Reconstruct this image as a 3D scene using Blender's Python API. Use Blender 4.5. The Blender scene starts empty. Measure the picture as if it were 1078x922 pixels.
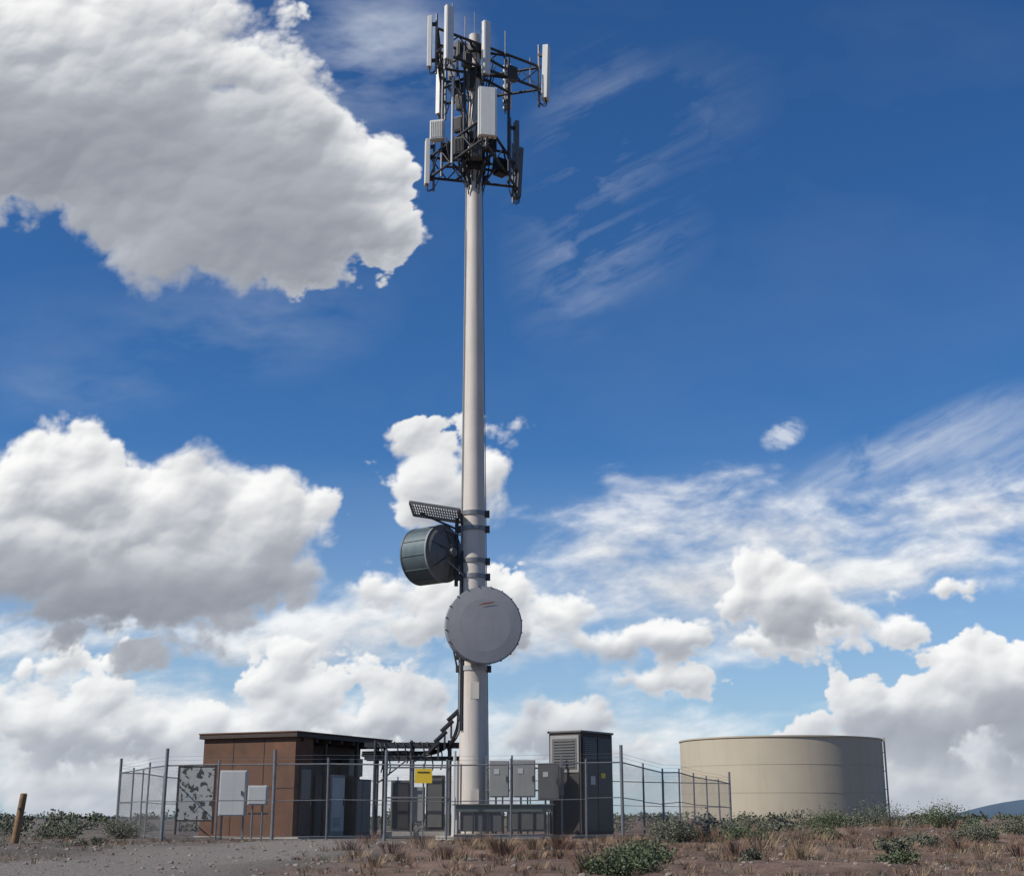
import bpy, math, random
import numpy as np
from mathutils import Vector, Matrix, noise
random.seed(7)
scene = bpy.context.scene
R = random.random
def U(a, b): return a + (b - a) * random.random()

# ------------------------------------------------------------------ materials
def new_mat(name):
    m = bpy.data.materials.new(name); m.use_nodes = True
    nt = m.node_tree; b = nt.nodes['Principled BSDF']
    return m, nt, b

def pbr(name, col, rough=0.7, metal=0.0, var=0.15, scale=3.0, bump=0.1, bscale=40.0,
        streak=0.0, dirt=(0.12, 0.10, 0.08), island=0.0, sscale=(7, 7, .35)):
    m, nt, b = new_mat(name); N = nt.nodes.new; L = nt.links.new
    tc = N('ShaderNodeTexCoord')
    n1 = N('ShaderNodeTexNoise'); n1.inputs['Scale'].default_value = scale
    n1.inputs['Detail'].default_value = 6; n1.inputs['Roughness'].default_value = 0.65
    L(tc.outputs['Object'], n1.inputs['Vector'])
    mr = N('ShaderNodeMapRange'); mr.inputs['From Min'].default_value = 0.3; mr.inputs['From Max'].default_value = 0.7
    mr.inputs['To Min'].default_value = 1 - var; mr.inputs['To Max'].default_value = 1 + var
    L(n1.outputs['Fac'], mr.inputs['Value'])
    mul = N('ShaderNodeVectorMath'); mul.operation = 'SCALE'
    mul.inputs[0].default_value = col
    L(mr.outputs['Result'], mul.inputs['Scale'])
    out = mul.outputs['Vector']
    if island > 0:
        g = N('ShaderNodeNewGeometry')
        m2 = N('ShaderNodeMapRange'); m2.inputs['To Min'].default_value = 1 - island; m2.inputs['To Max'].default_value = 1 + island
        L(g.outputs['Random Per Island'], m2.inputs['Value'])
        s2 = N('ShaderNodeVectorMath'); s2.operation = 'SCALE'
        L(out, s2.inputs[0]); L(m2.outputs['Result'], s2.inputs['Scale']); out = s2.outputs['Vector']
    if streak > 0:
        mp = N('ShaderNodeMapping'); mp.inputs['Scale'].default_value = sscale
        L(tc.outputs['Object'], mp.inputs['Vector'])
        n2 = N('ShaderNodeTexNoise'); n2.inputs['Scale'].default_value = 1.0; n2.inputs['Detail'].default_value = 5
        n2.inputs['Roughness'].default_value = 0.7
        L(mp.outputs['Vector'], n2.inputs['Vector'])
        r = N('ShaderNodeMapRange'); r.inputs['From Min'].default_value = 0.48; r.inputs['From Max'].default_value = 0.72
        r.inputs['To Min'].default_value = 0; r.inputs['To Max'].default_value = streak
        L(n2.outputs['Fac'], r.inputs['Value'])
        mx = N('ShaderNodeMix'); mx.data_type = 'RGBA'
        L(r.outputs['Result'], mx.inputs['Factor']); L(out, mx.inputs[6]); mx.inputs[7].default_value = (*dirt, 1)
        out = mx.outputs[2]
    L(out, b.inputs['Base Color'])
    b.inputs['Roughness'].default_value = rough; b.inputs['Metallic'].default_value = metal
    if bump > 0:
        n3 = N('ShaderNodeTexNoise'); n3.inputs['Scale'].default_value = bscale; n3.inputs['Detail'].default_value = 4
        L(tc.outputs['Object'], n3.inputs['Vector'])
        bp = N('ShaderNodeBump'); bp.inputs['Strength'].default_value = bump; bp.inputs['Distance'].default_value = 0.02
        L(n3.outputs['Fac'], bp.inputs['Height']); L(bp.outputs['Normal'], b.inputs['Normal'])
    return m

M_pole = pbr('pole_paint', (0.57, 0.51, 0.445), 0.6, 0, 0.08, 0.8, 0.05, 30, streak=0.45, dirt=(0.34, 0.29, 0.24))
M_white = pbr('antenna_white', (0.68, 0.66, 0.61), 0.5, 0, 0.07, 1.5, 0.0, streak=0.25, dirt=(0.38, 0.35, 0.30))
M_grey = pbr('radio_grey', (0.38, 0.38, 0.38), 0.5, 0, 0.1, 2)
M_steel = pbr('galvanised_steel', (0.20, 0.20, 0.205), 0.5, 0.5, 0.2, 6, 0.05)
M_dark = pbr('dark_steel', (0.045, 0.045, 0.05), 0.6, 0.2, 0.3, 5, 0.05)
M_black = pbr('cable_black', (0.018, 0.018, 0.02), 0.5, 0, 0.2, 5, 0.0)
M_radome = pbr('radome_grey', (0.38, 0.365, 0.36), 0.65, 0, 0.09, 0.9, 0.03, 12, streak=0.3, dirt=(0.24, 0.22, 0.21), sscale=(2.5, 2.5, .6))
M_shroud = pbr('shroud_grey', (0.22, 0.235, 0.24), 0.6, 0, 0.12, 2, 0.04, 10, streak=0.3)
M_drum = pbr('drum_bluegrey', (0.085, 0.115, 0.125), 0.5, 0.1, 0.15, 2, 0.04, 10, streak=0.4, dirt=(0.04, 0.05, 0.05))
M_rust = pbr('weathering_steel', (0.120, 0.054, 0.028), 0.8, 0, 0.3, 1.4, 0.1, 25, streak=0.5, dirt=(0.065, 0.033, 0.02), sscale=(2.5, 2.5, .5))
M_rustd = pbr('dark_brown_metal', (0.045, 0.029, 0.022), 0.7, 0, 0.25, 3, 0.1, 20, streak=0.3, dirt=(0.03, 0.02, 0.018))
M_cab = pbr('cabinet_grey', (0.27, 0.265, 0.25), 0.55, 0, 0.08, 1.5, 0.03, 30, streak=0.3, dirt=(0.16, 0.14, 0.12))
M_cabl = pbr('cabinet_light', (0.50, 0.50, 0.48), 0.55, 0, 0.07, 1.5, 0.03, 30, streak=0.25, dirt=(0.25, 0.2, 0.17))
M_cabd = pbr('cabinet_dark', (0.040, 0.035, 0.034), 0.5, 0, 0.2, 2, 0.03, 30, streak=0.3, dirt=(0.08, 0.065, 0.05))
M_cabm = pbr('cabinet_mid', (0.12, 0.115, 0.108), 0.5, 0, 0.15, 2, 0.03, 30, streak=0.3, dirt=(0.07, 0.06, 0.05))
M_green = pbr('transformer_green', (0.11, 0.135, 0.115), 0.55, 0, 0.12, 2, 0.03, 30, streak=0.3)
M_conc = pbr('concrete', (0.33, 0.30, 0.26), 0.9, 0, 0.15, 3, 0.3, 30)
M_yel = pbr('sign_yellow', (0.75, 0.50, 0.02), 0.5, 0, 0.05, 2, 0)
M_red = pbr('decal_red', (0.30, 0.06, 0.04), 0.5, 0, 0.05, 2, 0)
M_wood = pbr('weathered_wood', (0.22, 0.125, 0.06), 0.85, 0, 0.3, 5, 0.3, 30, streak=0.7, dirt=(0.09, 0.06, 0.04), sscale=(25, 25, 1))
M_tank = pbr('tank_paint', (0.42, 0.365, 0.27), 0.6, 0, 0.05, 0.25, 0.0, 4, streak=0.35, dirt=(0.29, 0.245, 0.18), sscale=(1.2, 1.2, .12))
M_seam = pbr('tank_seam', (0.36, 0.31, 0.235), 0.6, 0, 0.1, 1, 0)
M_sage = pbr('sagebrush_leaf', (0.115, 0.12, 0.08), 0.85, 0, 0.3, 2.5, 0, island=0.4)
M_sageg = pbr('greenbrush_leaf', (0.09, 0.112, 0.055), 0.85, 0, 0.35, 3, 0, island=0.45)
M_twig = pbr('twig', (0.10, 0.075, 0.055), 0.9, 0, 0.2, 5, 0)
M_straw = pbr('dry_grass', (0.27, 0.19, 0.115), 0.9, 0, 0.3, 0.6, 0, island=0.4)
M_weed = pbr('dry_weed', (0.15, 0.088, 0.06), 0.9, 0, 0.3, 1.0, 0, island=0.4)
M_rock = pbr('rock', (0.20, 0.165, 0.135), 0.9, 0, 0.2, 4, 0.3, 20, island=0.35)
M_hill = pbr('distant_hill', (0.06, 0.095, 0.14), 1.0, 0, 0.15, 0.004, 0)  # aerial haze is painted into the bluish base colour

def spotted():
    m, nt, b = new_mat('blistered_panel'); N = nt.nodes.new; L = nt.links.new
    tc = N('ShaderNodeTexCoord')
    n = N('ShaderNodeTexNoise'); n.inputs['Scale'].default_value = 5.5; n.inputs['Detail'].default_value = 3
    n.inputs['Distortion'].default_value = 0.6
    L(tc.outputs['Object'], n.inputs['Vector'])
    r = N('ShaderNodeValToRGB'); e = r.color_ramp.elements
    e[0].position = 0.43; e[0].color = (0.05, 0.045, 0.04, 1); e[1].position = 0.47; e[1].color = (0.42, 0.42, 0.39, 1)
    L(n.outputs['Fac'], r.inputs['Fac']); L(r.outputs['Color'], b.inputs['Base Color']); b.inputs['Roughness'].default_value = 0.7
    return m
M_spot = spotted()

# ------------------------------------------------------------------ mesh builder
class MB:
    def __init__(s, M=None):
        s.v = []; s.f = []; s.mi = []; s.sm = []; s.mats = []; s.M = M or Matrix.Identity(4)
    def m(s, mat):
        if mat not in s.mats: s.mats.append(mat)
        return s.mats.index(mat)
    def add(s, vs, fs, mat, smooth=False):
        o = len(s.v); s.v += [tuple(s.M @ Vector(p)) for p in vs]; k = s.m(mat)
        for f in fs: s.f.append([i + o for i in f]); s.mi.append(k); s.sm.append(smooth)
    def box(s, c, d, mat, rz=0, rx=0, ry=0):
        T = Matrix.Translation(c) @ Matrix.Rotation(rz, 4, 'Z') @ Matrix.Rotation(ry, 4, 'Y') @ Matrix.Rotation(rx, 4, 'X')
        vs = [T @ Vector((x * d[0] / 2, y * d[1] / 2, z * d[2] / 2)) for x in (-1, 1) for y in (-1, 1) for z in (-1, 1)]
        s.add(vs, [(0, 1, 3, 2), (4, 6, 7, 5), (0, 4, 5, 1), (2, 3, 7, 6), (0, 2, 6, 4), (1, 5, 7, 3)], mat)
    def b2(s, x0, x1, y0, y1, z0, z1, mat):
        s.box(((x0 + x1) / 2, (y0 + y1) / 2, (z0 + z1) / 2), (x1 - x0, y1 - y0, z1 - z0), mat)
    def frame(s, d):
        d = Vector(d).normalized()
        a = d.orthogonal().normalized() if abs(d.z) < .999 else Vector((1, 0, 0))
        return a, d.cross(a)
    def cyl(s, p0, p1, r0, mat, r1=None, n=12, caps=True):
        p0 = Vector(p0); p1 = Vector(p1); r1 = r0 if r1 is None else r1
        a, b = s.frame(p1 - p0)
        ring = [a * math.cos(2 * math.pi * i / n) + b * math.sin(2 * math.pi * i / n) for i in range(n)]
        s.add([p0 + q * r0 for q in ring] + [p1 + q * r1 for q in ring],
              [(i, (i + 1) % n, n + (i + 1) % n, n + i) for i in range(n)], mat, True)
        if caps:
            s.add([p0 + q * r0 for q in ring], [list(range(n))[::-1]], mat)
            s.add([p1 + q * r1 for q in ring], [list(range(n))], mat)
    def lathe(s, prof, org, axis, mat, n=48, sharp=False):
        org = Vector(org); ax = Vector(axis).normalized(); a, b = s.frame(ax)
        for j in range(len(prof) - 1):
            vs = []
            for (r, t) in (prof[j], prof[j + 1]):
                for i in range(n):
                    th = 2 * math.pi * i / n
                    vs.append(org + ax * t + (a * math.cos(th) + b * math.sin(th)) * max(r, 1e-4))
            s.add(vs, [(i, (i + 1) % n, n + (i + 1) % n, n + i) for i in range(n)], mat, True)
    def path(s, pts, r, mat, n=8):
        for i in range(len(pts) - 1): s.cyl(pts[i], pts[i + 1], r, mat, n=n, caps=True)
    def obj(s, name, parent=None, bevel=0.0):
        me = bpy.data.meshes.new(name); me.from_pydata(s.v, [], s.f)
        for m in s.mats: me.materials.append(m)
        me.polygons.foreach_set('material_index', s.mi); me.polygons.foreach_set('use_smooth', s.sm)
        me.update(); o = bpy.data.objects.new(name, me); scene.collection.objects.link(o)
        if parent: o.parent = parent
        if bevel:
            md = o.modifiers.new('bevel', 'BEVEL'); md.width = bevel; md.segments = 2; md.limit_method = 'ANGLE'; md.angle_limit = math.radians(60)
        return o
def empty(name, parent=None):
    e = bpy.data.objects.new(name, None); scene.collection.objects.link(e); e.parent = parent; return e
def bez(p0, p1, p2, p3, n=14):
    p0, p1, p2, p3 = map(Vector, (p0, p1, p2, p3)); o = []
    for i in range(n + 1):
        t = i / n; o.append(p0 * (1 - t) ** 3 + p1 * 3 * t * (1 - t) ** 2 + p2 * 3 * t * t * (1 - t) + p3 * t ** 3)
    return o

# ------------------------------------------------------------------ ground
def sst(a, b, x):
    t = min(1, max(0, (x - a) / (b - a))); return t * t * (3 - 2 * t)
def gh(x, y):
    D = y + 40
    z = 0.0
    if D < 32: z -= 0.9 * (1 - D / 32) ** 2 if D > 0 else 0.9
    z += 0.35 * sst(60, 100, D)
    z += 0.34 * math.exp(-(((x - 10) / 4.8) ** 2 + ((y + 3) / 4.0) ** 2))
    z += 0.20 * math.exp(-(((x - 5) / 3.2) ** 2 + ((y + 12) / 3.5) ** 2))
    far = sst(135, 420, math.hypot(x * 0.8, D))
    z -= 16 * far
    off = 1 - math.exp(-((x + 3) ** 2 / 90 + (y - 5) ** 2 / 60))
    rgh = .045 + .05 * sst(-3, 2, x)
    z += off * (0.13 * noise.noise(Vector((x * .25, y * .25, 0))) + rgh * noise.noise(Vector((x * 1.1, y * 1.1, 3))))
    z += far * 3 * noise.noise(Vector((x * .004, y * .004, 5)))
    return z
def axis_pts(n, fine, lim):
    k = math.asinh(lim / fine)
    return [fine * math.sinh(k * (2 * i / n - 1)) for i in range(n + 1)]
xs = axis_pts(340, 12, 9000)
ys = [v - 14 for v in axis_pts(360, 9, 9000)]
gv = [(x, y, gh(x, y)) for y in ys for x in xs]; W = len(xs)
gf = [(j * W + i, j * W + i + 1, (j + 1) * W + i + 1, (j + 1) * W + i) for j in range(len(ys) - 1) for i in range(W - 1)]
def ground_mat():
    m, nt, b = new_mat('desert_ground'); N = nt.nodes.new; L = nt.links.new
    tc = N('ShaderNodeTexCoord')
    def nz(sc, det=6, ro=.6):
        n = N('ShaderNodeTexNoise'); n.inputs['Scale'].default_value = sc; n.inputs['Detail'].default_value = det
        n.inputs['Roughness'].default_value = ro; L(tc.outputs['Object'], n.inputs['Vector']); return n.outputs['Fac']
    def ramp(s, stops):
        r = N('ShaderNodeValToRGB'); L(s, r.inputs['Fac']); e = r.color_ramp.elements
        e[0].position, e[0].color = stops[0][0], (*stops[0][1], 1); e[1].position, e[1].color = stops[-1][0], (*stops[-1][1], 1)
        for p, c in stops[1:-1]:
            q = e.new(p); q.color = (*c, 1)
        return r.outputs['Color']
    def mix(f, a, c):
        x = N('ShaderNodeMix'); x.data_type = 'RGBA'; L(f, x.inputs[0]); L(a, x.inputs[6]); L(c, x.inputs[7]); return x.outputs[2]
    def ma(op, *a):
        x = N('ShaderNodeMath'); x.operation = op
        for i, v in enumerate(a):
            if isinstance(v, (int, float)): x.inputs[i].default_value = v
            else: L(v, x.inputs[i])
        return x.outputs[0]
    def mrr(v, a, b_):
        x = N('ShaderNodeMapRange'); x.interpolation_type = 'SMOOTHSTEP'; L(v, x.inputs[0]); x.inputs[1].default_value = a; x.inputs[2].default_value = b_; return x.outputs[0]
    soil = ramp(nz(1.3, 8, .75), [(.32, (.08, .048, .033)), (.48, (.165, .10, .068)), (.6, (.22, .145, .10)), (.72, (.28, .20, .145))])
    grav = ramp(nz(7, 7, .8), [(.3, (.065, .052, .04)), (.5, (.135, .11, .087)), (.7, (.22, .185, .15))])
    track = ramp(nz(12, 7, .8), [(.3, (.14, .12, .10)), (.5, (.24, .21, .18)), (.7, (.33, .295, .255))])
    patch = ramp(nz(.45, 4, .6), [(.4, (.75, .75, .75)), (.6, (1.15, 1.15, 1.15))])
    sep = N('ShaderNodeSeparateXYZ'); L(tc.outputs['Object'], sep.inputs[0])
    X_, Y_ = sep.outputs['X'], sep.outputs['Y']
    a = ma('MULTIPLY_ADD', nz(.35, 5), 11, X_)
    col = mix(mrr(a, 1.0, 4.5), grav, soil)
    pm = N('ShaderNodeVectorMath'); pm.operation = 'MULTIPLY'; L(col, pm.inputs[0]); L(patch, pm.inputs[1]); col = pm.outputs[0]
    # gravel access track: runs from the gate toward the lower left
    cx = ma('MULTIPLY_ADD', Y_, .10, -4.6)
    dist = ma('ABSOLUTE', ma('SUBTRACT', X_, cx))
    dist = ma('ADD', dist, ma('MULTIPLY', nz(.9, 6, .7), 2.6))
    tf = ma('SUBTRACT', 1.0, mrr(dist, 2.6, 4.6))
    tf = ma('MULTIPLY', tf, ma('SUBTRACT', 1.0, mrr(Y_, 2.0, 4.0)))
    col = mix(ma('MULTIPLY', tf, .85), col, track)
    ln = N('ShaderNodeVectorMath'); ln.operation = 'LENGTH'; L(tc.outputs['Object'], ln.inputs[0])
    farc = ramp(nz(.02, 8, .7), [(.35, (.07, .075, .05)), (.65, (.15, .125, .085))])
    col = mix(mrr(ln.outputs['Value'], 60, 350), col, farc)
    L(col, b.inputs['Base Color']); b.inputs['Roughness'].default_value = .95
    bp = N('ShaderNodeBump'); bp.inputs['Strength'].default_value = 1.0; bp.inputs['Distance'].default_value = .09
    L(nz(9, 8, .75), bp.inputs['Height']); L(bp.outputs[0], b.inputs['Normal'])
    return m
me = bpy.data.meshes.new('ground'); me.from_pydata(gv, [], gf); me.materials.append(ground_mat())
me.polygons.foreach_set('use_smooth', [True] * len(gf)); g = bpy.data.objects.new('ground', me); scene.collection.objects.link(g)

# distant hills
hb = MB(); n = 160
vs = []
for i in range(n + 1):
    deg = -40 + 90 * i / n; a = math.radians(deg); d = 5200
    h = 66 * sst(16.5, 21.0, deg) * (1 + .35 * noise.noise(Vector((i * .11, 1, 0)))) - 6 + 4 * noise.noise(Vector((i * .35, 2, 0)))
    x, y = d * math.sin(a), d * math.cos(a) - 40
    vs += [(x, y, -30), (x, y, max(h, -12)), (x * 1.15, y * 1.15, max(h, -12) * .8)]
hb.add(vs, [(3 * i, 3 * i + 3, 3 * i + 4, 3 * i + 1) for i in range(n)] + [(3 * i + 1, 3 * i + 4, 3 * i + 5, 3 * i + 2) for i in range(n)], M_hill, True)
hb.obj('hills')

# ------------------------------------------------------------------ monopole tower
tower = empty('cell_tower')
PX, PY = -1.17, 2.0
def pc(z): return Vector((PX - 0.18 * z / 28, PY, z))
def pr(z): return 0.44 + (0.19 - 0.44) * z / 28
b = MB()
segs = [0, 5.0, 10.6, 16.5, 22.0, 27.6]
for i in range(5):
    z0, z1 = segs[i], segs[i + 1]
    b.cyl(pc(z0), pc(z1), pr(z0) + 0.006 * (4 - i), M_pole, r1=pr(z1) + 0.006 * (4 - i), n=40)
b.cyl(pc(0.0), pc(0.14), .68, M_pole, n=32)
for i in range(16):
    a = i * math.pi / 8; c = pc(.14); b.cyl((c.x + .6 * math.cos(a), c.y + .6 * math.sin(a), .12), (c.x + .6 * math.cos(a), c.y + .6 * math.sin(a), .3), .03, M_steel, n=6)
for z in (1.2, 4.4):
    c = pc(z); b.box((c.x + .05, c.y - pr(z) - .0, z), (.26, .06, .5), M_pole)
b.obj('pole_shaft', tower)
b = MB(); c = pc(0); b.cyl((c.x, c.y, -.4), (c.x, c.y, .1), 1.15, M_conc, n=40); b.obj('pole_foundation', tower, .02)

b = MB()
for k, (a, r, zt) in enumerate([(200, .02, 20.6), (188, .018, 20.6), (212, .03, 9), (176, .028, 9.5), (222, .028, 6), (165, .022, 24), (0, .014, 23)]):
    a = math.radians(a); pts = []
    z = 3.2 if k < 6 else .3
    while z < zt:
        w = .012 * math.sin(z * 1.7 + k)
        rr = pr(z) + r + .026; c = pc(z); pts.append((c.x + rr * math.cos(a + w), c.y + rr * math.sin(a + w), z)); z += .8
    b.path(pts, r, M_black if k in (2, 3, 4) else M_shroud if k != 6 else M_steel)
for (x, y, zt) in ((-.50, -.30, 2.3), (-.58, -.12, 2.6), (-.62, .05, 1.8)):
    b.cyl((PX + x, PY + y, 0), (PX + x, PY + y, zt), .05, M_cabl)
b.obj('feed_lines', tower)
b = MB()
for z in (10.05, 9.55, 8.5, 8.0, 7.15, 5.5, 5.1):
    b.cyl(pc(z - .07), pc(z + .07), pr(z) + .05, M_steel if z > 6 else M_grey, n=24)
    c = pc(z); b.box((c.x + pr(z) + .09, c.y, z), (.14, .22, .2), M_dark); b.box((c.x - pr(z) - .09, c.y, z), (.14, .22, .2), M_dark)
b.obj('mount_collars', tower)

# lower microwave dish
dish = empty('microwave_dish', tower)
b = MB(); ax = Vector((.22, -1, -.02)).normalized(); ctr = Vector((-.86, 1.0, 6.33)); Rr = 1.17
b.lathe([(Rr, -.42), (Rr, 0), (Rr + .025, 0), (Rr + .025, .05), (Rr - .02, .065)], ctr, ax, M_shroud, 64)
b.lathe([(Rr - .02, .065), (.8, .09), (.4, .1), (0, .105)], ctr, ax, M_radome, 64)
b.lathe([(Rr, -.42), (.95, -.62), (.55, -.78), (.2, -.86), (0, -.86)], ctr, ax, M_shroud, 64)
A_, B_ = b.frame(ax)
for i in range(20):
    th = i * 2 * math.pi / 20; q = (A_ * math.cos(th) + B_ * math.sin(th)) * (Rr + .03)
    b.cyl(ctr + q - ax * .05, ctr + q + ax * .08, .02, M_dark, n=6)
b.obj('radome_and_shroud', dish)
b = MB()
rgt = Vector((1, .22, 0)).normalized(); up = Vector((0, 0, 1)); o = ctr + ax * .112 + Vector((0.06, 0, .64))
b.add([o + rgt * -.26 + up * -.045, o + rgt * .2 + up * .045, o + rgt * .26 + up * .09, o + rgt * -.08 + up * .035], [(0, 1, 2, 3)], M_red)
b.obj('red_mark', dish)
b = MB(); c = pc(6.33)
b.box((c.x, c.y - .62, 6.33), (.35, .3, .9), M_steel)
for z in (5.5, 7.15): b.cyl((c.x, c.y - .4, z), (ctr.x, ctr.y + .75, 6.33 + (z - 6.33) * .5), .05, M_dark)
b.cyl((c.x - .5, c.y + .1, 5.1), ctr - ax * .45 + Vector((-.9, 0, -.5)), .03, M_steel)
b.obj('dish_bracket', dish)

# upper drum dish (points away to the left)
dish2 = empty('microwave_drum_dish', tower)
b = MB(); ax = Vector((-.80, .60, .0)).normalized(); ctr = Vector((-2.22, 1.82, 8.72)); r2 = .90
b.lathe([(r2, -.05), (r2, .95), (r2 + .02, .95), (r2 + .02, 1.0), (0, 1.06)], ctr, ax, M_drum, 56)
b.lathe([(r2 + .03, -.08), (r2 + .03, -.02), (r2, -.02)], ctr, ax, M_shroud, 56)
b.lathe([(r2 + .03, -.08), (.86, -.10), (.78, -.17), (.55, -.26), (.3, -.32), (.14, -.34), (.14, -.5), (0, -.5)], ctr, ax, M_cabm, 56)
A_, B_ = b.frame(ax)
for i in range(12):
    th = i * 2 * math.pi / 12; q = (A_ * math.cos(th) + B_ * math.sin(th))
    b.cyl(ctr + q * (r2 + .01), ctr + q * (r2 + .01) + ax * .95, .012, M_drum, n=6)
    if i % 2 == 0: b.cyl(ctr + q * .8 - ax * .16, ctr + q * .2 - ax * .42, .018, M_dark, n=6)
b.obj('drum_shroud', dish2)
b = MB(); c = pc(8.7)
b.cyl((c.x - .55, c.y - .05, 7.7), (c.x - .55, c.y - .05, 9.9), .06, M_dark)
for z in (8.0, 8.5, 9.55): b.box((c.x - .45, c.y - .03, z), (.3, .12, .12), M_dark)
b.box((c.x - .68, c.y - .05, 8.72), (.34, .3, .5), M_dark)
b.cyl(ctr + Vector((.1, -.2, .75)), (c.x - .4, c.y - .3, 9.3), .025, M_steel)
b.cyl(ctr + Vector((.2, -.4, -.3)), (c.x - .3, c.y - .3, 8.0), .025, M_steel)
b.obj('drum_bracket', dish2)
b = MB(Matrix.Translation((-2.4, 2.0, 10.1)) @ Matrix.Rotation(math.radians(9), 4, 'Y') @ Matrix.Rotation(math.radians(0), 4, 'X'))
x0, x1, y0, y1 = -.85, .75, -.95, .95
for y in (y0, y1): b.box(((x0 + x1) / 2, y, 0), (x1 - x0, .05, .09), M_cabm)
for x in (x0, x1): b.box((x, 0, 0), (.05, y1 - y0 - .06, .09), M_cabm)
for i in range(1, 20): b.box((x0 + (x1 - x0) * i / 20, 0, 0), (.025, y1 - y0 - .06, .04), M_cabm)
for i in range(1, 5): b.box(((x0 + x1) / 2, y0 + (y1 - y0) * i / 5, -.04), (x1 - x0 - .06, .03, .03), M_cabm)
b.obj('ice_shield', tower)
b = MB()
b.cyl((-2.95, 2, 10.08), (-1.65, 2, 9.5), .035, M_dark); b.cyl((-1.6, 1.4, 9.93), (-1.62, 2, 9.6), .03, M_dark); b.cyl((-1.6, 2.6, 9.93), (-1.5, 2, 9.6), .03, M_dark)
b.obj('ice_shield_arms', tower)

# ---- antenna arrays
def panel(b, x, y, z, h, w, d, ang, tilt=0, mat=M_white, pipe=True):
    o = Vector((math.cos(ang), math.sin(ang), 0)); p = Vector((x, y, z))
    if pipe: b.cyl(p - Vector((0, 0, h * .62)), p + Vector((0, 0, h * .56)), .045, M_steel, n=10)
    c = p + o * (.16 + d / 2)
    b.box(c, (d, w, h), mat, rz=ang, ry=tilt)
    b.box(c + o * (d * .42), (d * .35, w * .8, h * .985), mat, rz=ang, ry=tilt)
    for s in (-.36, .36):
        b.box(p + o * .08 + Vector((0, 0, h * s)), (.2, .09, .12), M_dark, rz=ang)
    for k in (-1, 0, 1):
        q = c + Vector((-math.sin(ang), math.cos(ang), 0)) * (k * w * .28) - Vector((0, 0, h / 2))
        b.cyl(q, q - Vector((0, 0, .12)), .018, M_black, n=6)
        b.path(bez(q - Vector((0, 0, .1)), q - Vector((0, 0, .45)), p - Vector((0, 0, h * .5)) - o * .2, p - o * .25 - Vector((0, 0, h * .15))), .013, M_black, 5)
def rru(b, x, y, z, ang, s=(.2, .34, .55), mat=M_grey):
    b.box((x, y, z), s, mat, rz=ang)
    for k in range(7):
        o = Vector((math.cos(ang), math.sin(ang), 0)); t = Vector((-math.sin(ang), math.cos(ang), 0))
        b.box(Vector((x, y, z)) + o * (s[0] / 2 + .02) + t * s[1] * ((k - 3) / 7.5), (.04, .012, s[2] * .9), mat, rz=ang)
def sector(b, P, Q, z, c, dz=.45):
    P = Vector((*P, 0)); Q = Vector((*Q, 0)); C = Vector((c.x, c.y, 0))
    for h in (-dz, dz):
        b.cyl(P + Vector((0, 0, z + h)), Q + Vector((0, 0, z + h)), .05, M_dark, n=8)
    n = 5
    for i in range(n):
        a = P.lerp(Q, i / n); d = P.lerp(Q, (i + 1) / n)
        b.cyl(a + Vector((0, 0, z + (dz if i % 2 else -dz))), d + Vector((0, 0, z + (-dz if i % 2 else dz))), .024, M_dark, n=6)
    Mm = P.lerp(Q, .5)
    for h in (-dz, dz):
        for t in (.3, .7):
            b.cyl(C + Vector((0, 0, z + h)), P.lerp(Q, t) + Vector((0, 0, z + h)), .05, M_dark, n=8)
    b.box(C.lerp(Mm, .5) + Vector((0, 0, z)), (.08, .08, dz * 2), M_dark)

up_arr = empty('upper_antenna_array', tower)
zc = 26.62; c = pc(zc)
P1 = (c.x - 1.25, c.y - 1.45); P2 = (c.x + 2.4, c.y + 1.05); P3 = (c.x - 1.2, c.y + 2.1)
b = MB()
for P, Q in ((P1, P2), (P2, P3), (P3, P1)): sector(b, P, Q, zc - .1, c)
b.cyl(pc(zc - .8), pc(zc - .5), .38, M_dark, n=20); b.cyl(pc(zc + .2), pc(zc + .45), .36, M_dark, n=20)
b.obj('platform_frame', up_arr)
b = MB()
aF = math.atan2(-3.65, 2.5) ; aL = math.pi; aB = math.radians(72)
panel(b, c.x - .98, c.y - 1.35, zc + .1, 2.1, .30, .16, aF)
panel(b, c.x + .30, c.y - .50, zc + .05, 2.1, .27, .15, aF)
panel(b, c.x + 2.32, c.y + .95, zc, 2.15, .38, .20, math.radians(-15), tilt=.03)
panel(b, c.x - 1.30, c.y - 1.05, zc + .05, 2.0, .26, .14, aL)
panel(b, c.x - 1.12, c.y + 1.9, zc + .1, 2.3, .32, .17, math.radians(150))
panel(b, c.x - .2, c.y + 1.9, zc, 2.0, .3, .15, aB)
panel(b, c.x + 1.1, c.y + 1.45, zc - .1, 1.8, .3, .15, aB)
b.obj('panel_antennas', up_arr, .02)
b = MB()
rru(b, c.x - .25, c.y - .55, zc - .35, aF, mat=M_cabm); rru(b, c.x + .1, c.y + .8, zc - .2, aB, mat=M_cabm)
rru(b, c.x - .8, c.y + .3, zc - .3, aL, mat=M_grey); rru(b, c.x + 1.35, c.y + .35, zc - .35, aF, mat=M_cabm)
rru(b, c.x - .15, c.y - .35, zc - 1.1, aF, mat=M_cabm)
rru(b, c.x - .5, c.y - .1, zc + .3, aF, s=(.3, .4, .6), mat=M_cabm); rru(b, c.x - .55, c.y + .6, zc - .95, aL, s=(.3, .4, .6), mat=M_dark)
b.obj('radio_units', up_arr, .01)
b = MB()
for (x, y, h) in ((-.75, -1.1, 1.6), (1.1, .1, 1.25), (-.35, .2, 1.9), (2.0, .8, .6)):
    b.cyl((c.x + x, c.y + y, zc - .5), (c.x + x, c.y + y, zc + h), .02, M_steel, n=8)
b.cyl(pc(27.6), pc(28.6), .012, M_steel, n=6)
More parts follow.
